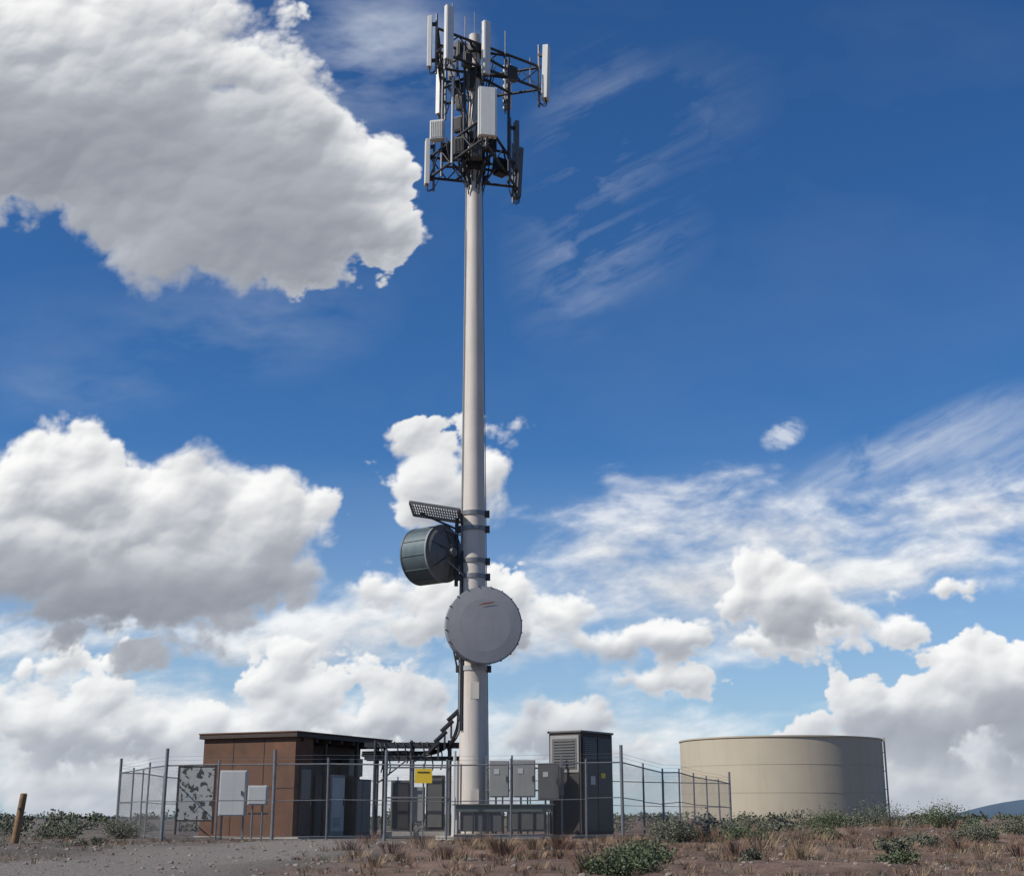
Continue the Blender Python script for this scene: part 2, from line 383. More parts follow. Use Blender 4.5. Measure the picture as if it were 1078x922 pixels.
b.obj('whip_antennas', up_arr)

lo = empty('lower_antenna_array', tower)
zc = 23.15; c = pc(zc)
P1 = (c.x + .35, c.y - 2.0); P2 = (c.x + 1.45, c.y + 1.5); P3 = (c.x - 1.6, c.y + .8)
b = MB()
for P, Q in ((P1, P2), (P2, P3), (P3, P1)): sector(b, P, Q, zc - .35, c, .4)
for h in (-.95, .15): b.cyl(pc(zc + h), pc(zc + h + .28), .40, M_dark, n=20)
for a in range(6):
    t = a * math.pi / 3; q = pc(zc - 1.5)
    b.cyl((q.x + .25 * math.cos(t), q.y + .25 * math.sin(t), zc - 1.5), (q.x + .75 * math.cos(t), q.y + .75 * math.sin(t), zc - .75), .035, M_dark, n=8)
b.obj('platform_frame', lo)
b = MB()
panel(b, c.x + .45, c.y - 1.95, zc + .12, 1.8, .62, .22, math.radians(-80))
panel(b, c.x - 1.45, c.y + .75, zc - .2, 1.75, .3, .15, math.radians(190))
panel(b, c.x + 1.35, c.y + 1.5, zc - .15, 2.0, .3, .16, math.radians(35), tilt=.06, mat=M_cabm)
panel(b, c.x + 1.25, c.y + .35, zc + .3, 1.9, .26, .14, math.radians(20), mat=M_cabm)
b.cyl((c.x + 1.2, c.y + .1, zc - 1.4), (c.x + 1.2, c.y + .1, zc + 3.6), .05, M_dark)
b.cyl((c.x - 1.15, c.y + .2, zc - 1.0), (c.x - 1.15, c.y + .2, zc + 3.0), .045, M_steel)
b.cyl((c.x - .35, c.y - .5, zc - 1.2), (c.x - .35, c.y - .5, zc + 3.9), .045, M_dark)
b.cyl((c.x - .75, c.y - .6, zc - .9), (c.x - .75, c.y - .6, zc + 2.4), .045, M_cabl)
b.obj('panel_antennas', lo, .02)
b = MB()
rru(b, c.x - 1.3, c.y - .0, zc + .65, math.radians(-100), s=(.3, .48, .72), mat=M_white)
rru(b, c.x - .95, c.y + .5, zc + .1, math.radians(-100), s=(.3, .5, .6), mat=M_cabd)
rru(b, c.x + .55, c.y - .9, zc - .3, math.radians(-60), s=(.3, .4, .6), mat=M_cabd)
rru(b, c.x - .45, c.y - .75, zc - .35, math.radians(-110), s=(.25, .4, .6), mat=M_cabd)
rru(b, c.x + .1, c.y - .75, zc - .55, math.radians(-90), s=(.25, .4, .55), mat=M_cabm)
rru(b, c.x + .9, c.y + .4, zc - .55, math.radians(-50), s=(.3, .4, .6), mat=M_dark)
rru(b, c.x + .5, c.y + .3, zc + 1.0, math.radians(-60), mat=M_grey)
rru(b, c.x - .5, c.y + .2, zc + 1.9, math.radians(-120), mat=M_cabm)
rru(b, c.x - .55, c.y + .0, zc + .9, math.radians(-120), mat=M_cabm)
rru(b, c.x + .45, c.y - .1, zc + 2.0, math.radians(-60), mat=M_cabd)
for k in range(26):
    t = U(0, 6.28); q = pc(zc - U(.6, 1.3)); r = U(.3, 1.1)
    b.path(bez(q + Vector((.3 * math.cos(t), .3 * math.sin(t), -.6)), q + Vector((.4 * math.cos(t), .4 * math.sin(t), .2)),
               q + Vector((r * math.cos(t), r * math.sin(t), -.3)), q + Vector((r * math.cos(t), r * math.sin(t), 1.0))), .022, M_black, 6)
b.obj('radio_units', lo, .0)
b = MB()
for k in range(22):
    t = U(0, 6.28); r1 = U(.25, .42)
    p = pc(22.6); q = pc(26.0)
    b.path(bez(p + Vector((r1 * math.cos(t), r1 * math.sin(t), 0)), p + Vector((r1 * math.cos(t), r1 * math.sin(t), 1.5)),
               q + Vector((.4 * math.cos(t + .5), .4 * math.sin(t + .5), -1.5)), q + Vector((U(.4, 1.2) * math.cos(t + .5), U(.4, 1.2) * math.sin(t + .5), U(-.3, .6)))), .02, M_black, 6)
b.obj('jumper_cables', tower)

# ------------------------------------------------------------------ brown equipment shed
shed = empty('brown_equipment_shed')
T = Matrix.Translation((-6.82, 3.0, 0)) @ Matrix.Rotation(math.atan2(.907, .421), 4, 'Z')
b = MB(T)
b.b2(0, .12, 0, 3.56, 0, 3.08, M_rust)
b.b2(-.012, -.002, .0, 3.56, 1.52, 1.54, M_rustd)
for y in (1.18, 2.37): b.b2(-.012, -.002, y, y + .02, .02, 3.06, M_rustd)
b.b2(.123, 1.0, 0, .12, 0, 3.08, M_rust)
b.b2(.123, 5.7, 3.44, 3.56, 0, 3.08, M_rust)
b.b2(5.58, 5.7, 1.1, 3.437, 0, 3.08, M_rust)
b.obj('walls', shed)
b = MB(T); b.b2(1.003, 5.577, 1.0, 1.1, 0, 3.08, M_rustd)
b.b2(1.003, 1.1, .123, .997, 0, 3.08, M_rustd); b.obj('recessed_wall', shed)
b = MB(T); b.b2(-.12, 5.85, -.12, 3.68, 3.085, 3.22, M_rustd); b.b2(-.14, 5.87, -.14, 3.70, 3.224, 3.27, M_rust)
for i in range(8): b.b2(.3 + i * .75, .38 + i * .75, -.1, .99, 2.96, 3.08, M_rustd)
b.obj('roof', shed, .01)
b = MB(T); b.b2(.25, .92, -.04, -.003, .1, 2.25, M_rustd); b.b2(.32, .85, -.06, -.043, 1.2, 2.1, M_cabm); b.cyl((.84, -.09, 1.0), (.84, -.09, 1.15), .015, M_steel, n=8)
b.b2(1.5, 2.4, .95, .997, .05, 2.1, M_cabm); b.b2(1.56, 2.34, .93, .947, .1, 2.05, M_cab)
b.obj('doors', shed)
b = MB(T)
for x in (1.75, 3.7, 5.62): b.b2(x, x + .1, .0, .1, 0, 3.08, M_rustd)
b.obj('posts', shed)
b = MB(T); b.b2(-.1, 5.9, -.3, 3.7, -.2, .06, M_conc); b.obj('slab', shed, .02)
b = MB(T)
b.b2(2.5, 3.4, .25, .85, .07, 2.0, M_cab); b.b2(2.56, 3.34, .22, .247, .2, 1.9, M_cabl); b.b2(3.25, 3.28, .19, .217, 1.0, 1.25, M_dark)
for i in range(6): b.b2(2.65, 3.1, .205, .217, .35 + i * .05, .37 + i * .05, M_cabm)
b.b2(4.0, 5.2, .3, .9, .07, 1.9, M_cabd); b.b2(4.06, 4.58, .27, .297, .15, 1.85, M_cabm); b.b2(4.62, 5.14, .27, .297, .15, 1.85, M_cabm)
b.b2(4.2, 5.1, .6, .95, 2.0, 2.6, M_cabm)
b.obj('shed_cabinets', shed, .01)

# ------------------------------------------------------------------ left panels
b = MB()
b.box((-9.46, 1.2, 1.33), (1.08, .06, 1.52), M_spot, rz=.06)
for x in (-10.0, -8.92): b.box((x, 1.2 + (x + 9.46) * .06, 1.15), (.05, .08, 2.0), M_rustd)
for z in (.55, 2.11): b.box((-9.46, 1.2, z), (1.04, .07, .045), M_rustd, rz=.06)
for z in (.9, 1.6): b.box((-9.46, 1.26, z), (1.0, .04, .04), M_dark, rz=.06)
b.obj('blistered_panel', None, .004)
b = MB()
b.box((-8.36, 1.3, 1.34), (.80, .3, 1.32), M_cabl); b.box((-8.36, 1.14, 1.34), (.74, .02, 1.26), M_cabl)
b.box((-8.08, 1.11, 1.35), (.03, .03, .14), M_dark)
for x in (-8.68, -8.04): b.box((x, 1.35, .34), (.06, .06, .68), M_steel)
b.obj('utility_cabinet', None, .01)
b = MB()
b.box((-7.60, 1.2, 1.28), (.58, .22, .56), M_cabl); b.box((-7.60, 1.08, 1.28), (.52, .02, .5), M_cabl)
b.cyl((-7.75, 1.2, 1.0), (-7.75, 1.2, 0), .03, M_steel); b.cyl((-7.45, 1.2, 1.0), (-7.45, 1.2, 0), .03, M_steel)
b.box((-7.6, 1.32, .75), (.6, .04, .05), M_steel)
b.obj('meter_box', None, .01)

# ------------------------------------------------------------------ ice bridge / cable tray
br = empty('cable_bridge')
b = MB()
for (y, z) in ((3.4, 2.85), (4.3, 2.85), (3.5, 2.45), (4.2, 2.45)):
    b.box((-3.1, y, z), (3.2, .05, .12), M_dark)
for i in range(16):
    b.box((-4.6 + i * .2, 3.85, 2.86), (.04, .85, .04), M_dark); b.box((-4.6 + i * .2, 3.85, 2.44), (.04, .65, .04), M_dark)
for i in range(4): b.box((-3.1, 3.5 + i * .22, 2.93), (3.2, .12, .015), M_dark)
for k in range(4):
    b.box((-2.45 + k * .2, 2.9, 2.75 + k * .33), (.5, .9, .07), M_dark, ry=-.75)
    b.box((-2.3 + k * .2, 2.5, 2.6 + k * .33), (.06, .06, .5), M_dark)
b.obj('tray', br)
b = MB()
for x in (-4.35, -3.2, -2.0):
    for y in (3.4, 4.3): b.cyl((x, y, 0), (x, y, 3.0), .045, M_dark)
    b.box((x, 3.85, 2.7), (.06, .9, .06), M_dark)
b.cyl((-4.35, 3.4, 1.6), (-3.2, 3.4, 2.5), .025, M_dark)
b.obj('legs', br)
b = MB()
for k in range(9):
    y = 3.5 + k * .075; z = 2.53 + (k % 3) * .06
    a = math.radians(178 + k * 5); r = pr(4.0) + .06
    e = pc(3.5 + .1 * (k % 4)); e = Vector((e.x + r * math.cos(a), e.y + r * math.sin(a), e.z))
    b.path([(-4.8, y, z), (-3.4, y, z + .02)] + bez((-3.2, y, z), (-2.4, y, z), (e.x - .06, e.y + .2, 2.6), e, 12), .024, M_black)
for k in range(9):
    x = -4.3 + k * .27; b.path(bez((x, 3.4, 2.9), (x + U(-.2, .2), 3.1, 3.05 + U(-.1, .1)), (x + .3, 3.1, 2.3), (x + .15, 3.4, U(1.9, 2.4))), .022, M_black)
b.obj('cables', br)

b = MB()
b.b2(-3.75, -3.15, 2.6, 3.2, .25, 1.75, M_cabm); b.b2(-3.70, -3.20, 2.57, 2.597, .32, 1.68, M_cabd)
b.b2(-3.10, -2.72, 2.7, 3.1, .5, 1.55, M_cab); b.b2(-2.66, -2.1, 2.6, 3.2, .25, 1.9, M_cabd); b.b2(-2.6, -2.16, 2.57, 2.597, .35, 1.8, M_cabm)
b.b2(-3.9, -2.0, 2.5, 3.3, .08, .22, M_conc)
for x in (-3.95, -3.12, -1.98): b.b2(x, x + .06, 2.4, 2.46, 0, 2.35, M_steel)
for z in (1.2, 2.1): b.b2(-3.95, -1.92, 2.36, 2.395, z, z + .05, M_steel)
b.obj('equipment_rack', None, .008)
b = MB()
b.box((-2.66, 1.2, 1.84), (.52, .015, .42), M_yel); b.box((-2.66, 1.185, 1.95), (.36, .008, .03), M_black)
b.cyl((-2.66, 1.25, 0), (-2.66, 1.25, 2.2), .025, M_steel)
b.obj('warning_sign')

# ------------------------------------------------------------------ right of pole: boxes
b = MB()
for (x0, x1, z0, z1, m) in ((-.68, -.08, 1.22, 2.28, M_cab), (.03, .70, 1.22, 2.30, M_cab), (.78, 1.42, 1.15, 2.2, M_cabm)):
    b.b2(x0, x1, 1.0, 1.3, z0, z1, m); b.b2(x0 + .03, x1 - .03, .975, .997, z0 + .03, z1 - .03, m)
    b.b2(x1 - .1, x1 - .06, .95, .972, (z0 + z1) / 2 - .08, (z0 + z1) / 2 + .08, M_dark)
    b.b2(x0 + .15, x0 + .3, .965, .973, z1 - .4, z1 - .25, M_cabl)
    b.cyl(((x0 + x1) / 2 - .1, 1.15, z0), ((x0 + x1) / 2 - .1, 1.15, .1), .03, M_steel); b.cyl(((x0 + x1) / 2 + .1, 1.15, z0), ((x0 + x1) / 2 + .1, 1.15, .1), .025, M_steel)
for z in (1.4, 2.05): b.b2(-.8, 1.5, 1.31, 1.35, z, z + .045, M_steel)
for x in (-.8, -.03, 1.47): b.b2(x, x + .06, 1.36, 1.42, 0, 2.45, M_steel)
b.obj('electrical_panel_rack', None, .008)
b = MB()
b.b2(-1.65, 1.15, .45, .95, .80, .98, M_green); b.b2(-1.75, 1.25, .40, 1.0, .984, 1.02, M_green)
b.b2(-1.5, -.3, .5, .9, .25, .797, M_cabm); b.b2(-.15, 1.0, .5, .9, .25, .797, M_green); b.b2(-.1, .95, .475, .497, .3, .75, M_cabm)
b.b2(-1.7, 1.2, .42, .98, .02, .18, M_conc)
for i in range(7): b.b2(-1.6 + i * .44, -1.55 + i * .44, .44, .47, .184, .8, M_dark)
b.obj('transformer_skid', None, .01)
T2 = Matrix.Translation((2.08, 1.25, 0)) @ Matrix.Rotation(math.radians(55), 4, 'Z')
cabp = empty('tall_equipment_cabinet')
b = MB(T2)
b.b2(0, 1.85, 0, 1.15, .15, 3.12, M_rustd); b.b2(-.04, 1.89, -.04, 1.19, 3.124, 3.19, M_cabm)
b.b2(-.02, 1.87, -.02, 1.17, 0, .146, M_conc)
b.obj('cabinet_body', cabp, .012)
b = MB(T2)
b.b2(-.03, -.003, .06, 1.09, 1.95, 3.05, M_cab); b.b2(-.045, -.033, .14, 1.01, 2.05, 2.95, M_cabm)
for i in range(10): b.b2(-.07, -.048, .2, .95, 2.1 + i * .085, 2.13 + i * .085, M_cabm)
b.b2(-.03, -.003, .06, 1.09, .22, 1.90, M_cabd); b.b2(-.055, -.033, .98, 1.02, 1.0, 1.25, M_steel)
b.obj('service_door', cabp)
b = MB(T2)
b.b2(.08, .90, -.03, -.003, .25, 3.0, M_cabd); b.b2(.95, 1.77, -.03, -.003, .25, 3.0, M_cabd)
for i in range(9): b.b2(.16, .82, -.045, -.033, 2.35 + i * .06, 2.38 + i * .06, M_cabm)
b.b2(1.1, 1.35, -.04, -.033, 1.8, 1.95, M_yel); b.b2(.5, .75, -.04, -.033, 1.6, 1.85, M_cabl)
b.obj('side_doors', cabp)
b = MB()
b.b2(1.35, 1.95, 1.6, 2.3, .2, 2.25, M_cabd); b.b2(1.4, 1.9, 1.57, 1.597, 1.3, 2.2, M_cab)
for i in range(12): b.b2(1.44, 1.86, 1.55, 1.567, 1.36 + i * .065, 1.39 + i * .065, M_cabm)
b.obj('air_conditioning_unit', None, .01)

# ------------------------------------------------------------------ fence
fence = empty('chain_link_fence')
corners = [(-13.7, 8.0), (-10.1, 0.0), (3.2, 0.0), (9.5, 20.0), (-13.7, 20.0), (-13.7, 8.0)]
bp_, br_, bw_ = MB(), MB(), MB()
for a, c2 in zip(corners[:-1], corners[1:]):
    a = Vector((*a, 0)); c2 = Vector((*c2, 0)); Ln = (c2 - a).length; d = (c2 - a) / Ln
    front = abs(a.y) < .1 and abs(c2.y) < .1
    ps = [0, 1.55, 3.18, 4.75, 6.42, 8.2, 10.07, 12.25, Ln] if front else [Ln * i / round(Ln / 2.9) for i in range(round(Ln / 2.9) + 1)]
    for i, s in enumerate(ps[:-1]):
        p = a + d * s; z = gh(p.x, p.y); thick = front and i in (2, 4)
        bp_.cyl((p.x, p.y, z - .2), (p.x + U(-.02, .02), p.y, z + (2.62 if i == 0 else 2.55 if thick else 2.25 + U(-.03, .06))), .05 if thick or i == 0 else .03, M_steel, n=10)
    for i in range(len(ps) - 1):
        p = a + d * ps[i]; q = a + d * ps[i + 1]; zp, zq = gh(p.x, p.y), gh(q.x, q.y)
        sag = U(-.02, .02)
        br_.cyl((p.x, p.y - .0, zp + 2.13), (q.x, q.y, zq + 2.13), .021, M_steel, n=8)
        br_.cyl((p.x, p.y, zp + 1.12 + sag), (q.x, q.y, zq + 1.12 + sag), .014, M_steel, n=6)
        br_.cyl((p.x, p.y, zp + .1), (q.x, q.y, zq + .1), .012, M_steel, n=6)
        for h in (2.27, 2.38): br_.cyl((p.x, p.y, zp + h), (q.x, q.y, zq + h), .004, M_steel, n=4)
    sp = .085; h = 2.05; s = -h
    while s < Ln:
        for sgn in (1, -1):
            t0, t1 = s, s + h
            c0, c1 = max(0, t0), min(Ln, t1)
            if c1 > c0 + .01:
                za, zb = (c0 - t0), (c1 - t0)
                if sgn < 0: za, zb = h - za, h - zb
                pa = a + d * c0; pb = a + d * c1
                bw_.cyl((pa.x, pa.y - .03, gh(pa.x, pa.y) + .07 + za), (pb.x, pb.y - .03, gh(pb.x, pb.y) + .07 + zb), .0016, M_steel, n=3, caps=False)
        s += sp
bp_.obj('posts', fence); br_.obj('rails', fence); bw_.obj('wire_mesh', fence)

for i, (x, y, h, t) in enumerate(((-12.55, -5.0, 1.2, .14), (-12.2, -8.5, .55, -.2))):
    b = MB(); z = gh(x, y); b.cyl((x, y, z - .2), (x + t, y, z + h), .10, M_wood, r1=.085, n=14)
    b.cyl((x + t, y, z + h), (x + t, y, z + h + .015), .085, M_wood, r1=.07, n=14)
    b.box((x + t * .7, y - .1, z + h * .7), (.05, .02, .05), M_dark)
    b.obj('wooden_post')

# ------------------------------------------------------------------ water tank
tank = empty('water_tank')
tc_ = Vector((21.6, 70, gh(21.6, 70) - .1)); RT, HT = 8.0, 6.25
b = MB(); b.lathe([(RT, 0), (RT, HT)], tc_, (0, 0, 1), M_tank, 128); b.obj('tank_wall', tank)
b = MB(); b.lathe([(RT + .08, HT - .1), (RT + .08, HT), (RT - .1, HT + .02), (4, HT + .2), (0, HT + .3)], tc_, (0, 0, 1), M_tank, 128)
b.lathe([(RT, HT - .1), (RT + .08, HT - .1)], tc_, (0, 0, 1), M_seam, 128); b.obj('tank_roof', tank)
b = MB()
for z in (.05, 2.1, 4.15): b.lathe([(RT + .002, z - .02), (RT + .012, z - .02), (RT + .012, z + .02), (RT + .002, z + .02)], tc_, (0, 0, 1), M_seam, 128)
b.obj('weld_seams', tank)
b = MB(); th = math.radians(-22)
o = Vector((math.cos(th), math.sin(th), 0)); t = Vector((-o.y, o.x, 0)); p = tc_ + o * (RT + .2)
for s in (-.25, .25): b.cyl(p + t * s, p + t * s + Vector((0, 0, HT + .1)), .04, M_tank, n=8)
for i in range(19): b.cyl(p + t * .25 + Vector((0, 0, .3 + i * .32)), p - t * .25 + Vector((0, 0, .3 + i * .32)), .025, M_tank, n=6)
for i in range(4): b.cyl(tc_ + o * RT + Vector((0, 0, 1 + i * 1.4)), p + Vector((0, 0, 1 + i * 1.4)), .03, M_tank, n=6)
b.obj('ladder', tank)

# ------------------------------------------------------------------ vegetation
def leaf(b, p, s, mat, upb=.3):
    d = Vector((random.gauss(0, 1), random.gauss(0, 1), random.gauss(0, 1) + upb)).normalized()
    w = d.cross(Vector((random.gauss(0, 1), random.gauss(0, 1), random.gauss(0, 1)))).normalized() * s * .32
    b.add([p - w * .4, p + d * s * .5 - w, p + d * s, p + d * s * .5 + w], [(0, 1, 2, 3)], mat)
def bush(b, x, y, rx, rz, n, ls, mat):
    z0 = gh(x, y) - .03
    lumps = []
    for i in range(max(5, int(n / 130))):
        a = U(0, 6.28); rr = math.sqrt(R()) * .75; hz = U(.25, .8) * (1 - .4 * rr)
        lumps.append((Vector((x + rx * rr * math.cos(a), y + rx * rr * math.sin(a), z0 + rz * hz)), U(.22, .42)))
    for c, q in lumps:
        b.cyl((x + U(-.05, .05), y + U(-.05, .05), z0), c, .02 * rx + .008, M_twig, r1=.005, n=4, caps=False)
    for i in range(n):
        c, q = random.choice(lumps)
        d = Vector((random.gauss(0, 1), random.gauss(0, 1), random.gauss(0, 1))).normalized() * (U(.45, 1.15))
        p = c + Vector((d.x * q * rx, d.y * q * rx, d.z * q * rz * 1.1))
        if p.z < z0: p.z = z0 + R() * .05
        leaf(b, p, ls * U(.6, 1.3), mat)
BUSH = [(1.6, -19.4, .66, .44, 4800, M_sageg), (2.15, -18.0, .5, .42, 2800, M_sageg), (3.3, -12, .7, .5, 3400, M_sage), (2.35, -14.6, .38, .28, 1400, M_sage),
        (9.3, 1.0, .8, .8, 4200, M_sageg), (10.6, .2, 1.0, 1.0, 5200, M_sage), (12.0, -1.5, .85, .8, 4000, M_sageg), (7.4, 3, .85, .65, 2800, M_sage),
        (8.5, 8, .9, .8, 2800, M_sage), (13.4, -3.5, .8, .55, 3000, M_sage), (-13.6, 1.5, .7, .6, 2200, M_sage), (-12.3, 3.5, .8, .7, 2400, M_sage),
        (-9.9, -7.5, .45, .3, 1400, M_sage), (9.0, -9.5, .55, .38, 2000, M_sage), (-15, -2.5, .6, .45, 2000, M_sageg), (5.2, 1.5, .5, .4, 1600, M_sage),
        (5.0, -10, .6, .42, 2200, M_sageg), (7.0, -14.5, .42, .28, 1500, M_sage), (10.8, -7.5, .7, .48, 2600, M_sage), (4.6, -4, .5, .38, 1600, M_sage),
        (6.2, -17.5, .36, .24, 1400, M_sageg), (12.6, -8.5, .6, .42, 2200, M_sage), (3.9, -17.0, .3, .22, 1000, M_sage), (7.6, -6.0, .5, .36, 1700, M_sageg)]
for (x, y, rx, rz, n, m) in BUSH:
    b = MB(); bush(b, x, y, rx, rz, n, .045, m); b.obj('sagebrush')
b = MB()
cnt = 0
while cnt < 430:
    D = 42 + 130 * R() ** 1.4; ax_ = U(-.50, .50); x = ax_ * D * .9; y = D - 40
    if math.hypot(x - 21.6, y - 70) < 9.5: continue
    inside = (-13.7 < x < 3.2 + max(0, y) * .315) and -1 < y < 20
    if inside and D < 60 and R() < .97: continue
    s = U(.4, 1.0); bush(b, x, y, s, s * U(.6, 1.0), int(190 if D < 75 else 90), .11 if D < 75 else .2, M_sage if R() < .75 else M_sageg); cnt += 1
b.obj('sagebrush_field')

def on_track(x, y): return abs(x - (.10 * y - 4.6)) < 1.9
def tuft(b, x, y, h, n, mat, spread=.1):
    z = gh(x, y) - .01
    for i in range(n):
        a = U(0, 6.28); r = R() * spread; px, py = x + r * math.cos(a), y + r * math.sin(a)
        le = U(.15, .7) * h; t = Vector((px + math.cos(a) * le + U(-.02, .02), py + math.sin(a) * le, z + h * U(.5, 1)))
        w = Vector((-math.sin(a + 1), math.cos(a + 1), 0)) * .005
        m_ = Vector((px, py, z)).lerp(t, .55) + Vector((0, 0, h * .1))
        b.add([Vector((px, py, z)) - w, Vector((px, py, z)) + w, m_ + w * .8, t, m_ - w * .8], [(0, 1, 2, 3, 4)], mat)
b = MB(); k = 0
while k < 8000:
    x, y = U(-16, 17), U(-24, 2)
    dens = noise.noise(Vector((x * .35, y * .35, 9))) * .8 + (.55 if x > -1 else .0) + (.3 if y > -4 and x < 0 else 0)
    k += 1
    if R() > dens + .1: continue
    if y > -.3 and -10 < x < 3: continue
    if on_track(x, y) and R() < .93: continue
    tuft(b, x, y, U(.05, .18), 14, random.choice((M_straw, M_straw, M_weed, M_weed, M_sage)), .10)
b.obj('dry_grass')
b = MB()
for i in range(85):
    x, y = random.gauss(-.3, 2.0), random.gauss(-12.5, 3.2)
    if i > 34: x, y = U(-2, 13), U(-17, -2)
    if on_track(x, y): continue
    tuft(b, x, y, U(.15, .42), int(U(50, 130)), M_weed if R() < .65 else M_straw, U(.12, .3))
b.obj('dry_weeds')
def rock(b, x, y, s):
    z = gh(x, y); vs = []; n = 6
    for j, (hh, rr) in enumerate(((0, 1), (.45, .95), (.8, .5))):
        for i in range(n):
            a = 6.283 * i / n + j; q = s * rr * U(.75, 1.2); vs.append((x + q * math.cos(a), y + q * math.sin(a), z - s * .2 + s * hh * U(.8, 1.1)))
    fs = [(j * n + i, j * n + (i + 1) % n, (j + 1) * n + (i + 1) % n, (j + 1) * n + i) for j in (0, 1) for i in range(n)] + [tuple(range(2 * n, 3 * n))]
    b.add(vs, fs, M_rock)
b = MB()
for i in range(6500): rock(b, U(-13, 14), U(-24, 1), .010 + .05 * R() ** 5)
b.obj('gravel')

# ------------------------------------------------------------------ clouds (far glowing shell with gaps, sunlight and shade painted into vertex colours, 15 km out)
sun_v = Vector((-.66, -.30, .69)).normalized()
rng = np.random.RandomState(11)
PERM = rng.permutation(256).astype(np.int32); PERM = np.concatenate([PERM, PERM])
GA = rng.rand(256) * 2 * np.pi; GX = np.cos(GA).astype(np.float32); GY = np.sin(GA).astype(np.float32)
JX = rng.rand(256).astype(np.float32); JY = rng.rand(256).astype(np.float32)
def hsh(i, j, s): return PERM[(PERM[(i + s) & 255] + j) & 255]
def perlin(x, y, s=0):
    xi = np.floor(x).astype(np.int32); yi = np.floor(y).astype(np.int32); fx = x - xi; fy = y - yi
    u = fx * fx * fx * (fx * (fx * 6 - 15) + 10); v = fy * fy * fy * (fy * (fy * 6 - 15) + 10)
    def gr(a, b_): h = hsh(xi + a, yi + b_, s); return GX[h] * (fx - a) + GY[h] * (fy - b_)
    n00, n10, n01, n11 = gr(0, 0), gr(1, 0), gr(0, 1), gr(1, 1)
    a = n00 + u * (n10 - n00); c = n01 + u * (n11 - n01)
    return (a + v * (c - a)) * 1.4
def fbm(x, y, o, g=.5, s=0):
    r = 0; a = 1; t = 0
    for k in range(o):
        r = r + a * perlin(x * 2 ** k + 17.3 * k, y * 2 ** k - 9.1 * k, s + k * 7); t += a; a *= g
    return r / t
def worley(x, y, s=0):
    xi = np.floor(x).astype(np.int32); yi = np.floor(y).astype(np.int32); best = np.full(x.shape, 9., np.float32)
    for a in (-1, 0, 1):
        for c in (-1, 0, 1):
            h = hsh(xi + a, yi + c, s)
            dx = xi + a + JX[h] - x; dy = yi + c + JY[h] - y
            np.minimum(best, dx * dx + dy * dy, out=best)
    return best
STEP = .00100
gx = np.arange(-.64, .64, STEP, dtype=np.float32); gz = np.arange(-.012, .88, STEP, dtype=np.float32)
X, Z = np.meshgrid(gx, gz)
fzz = np.fft.fftfreq(len(gz))[:, None]; fxx = np.fft.rfftfreq(len(gx))[None, :]
def blur(A, s):
    return np.fft.irfft2(np.fft.rfft2(A) * np.exp(-2 * (np.pi * s) ** 2 * (fzz ** 2 + fxx ** 2)), s=A.shape).astype(np.float32)
def shift(A, dx, dz):
    o = np.zeros_like(A); ix, iz = int(round(dx / STEP)), int(round(dz / STEP))
    h, w_ = A.shape
    o[0:h - iz, max(0, -ix):w_ - max(0, ix)] = A[iz:h, max(0, ix):w_ + min(0, ix)]
    return o
hz = np.exp(-np.clip(Z, 0, 1) / .07)[..., None]
c0 = np.array([.15, .17, .215]); c1 = np.array([.42, .445, .495]); c2 = np.array([.98, .98, .97])
def tone(B):
    B = B[..., None]
    return np.where(B < .5, c0 + (c1 - c0) * B / .5, c1 + (c2 - c1) * (B - .5) / .5)
def field(blobs, Xw, Zw, k):
    out = np.full(X.shape, -1., np.float32)
    for (cx, cz, rx, rz) in blobs:
        f = (1 - np.sqrt(((Xw - cx) / rx) ** 2 + ((Zw - cz) / rz) ** 2)) * min(rx, rz)
        h = np.clip(.5 + .5 * (f - out) / k, 0, 1); out = out + (f - out) * h + k * h * (1 - h)
    return out
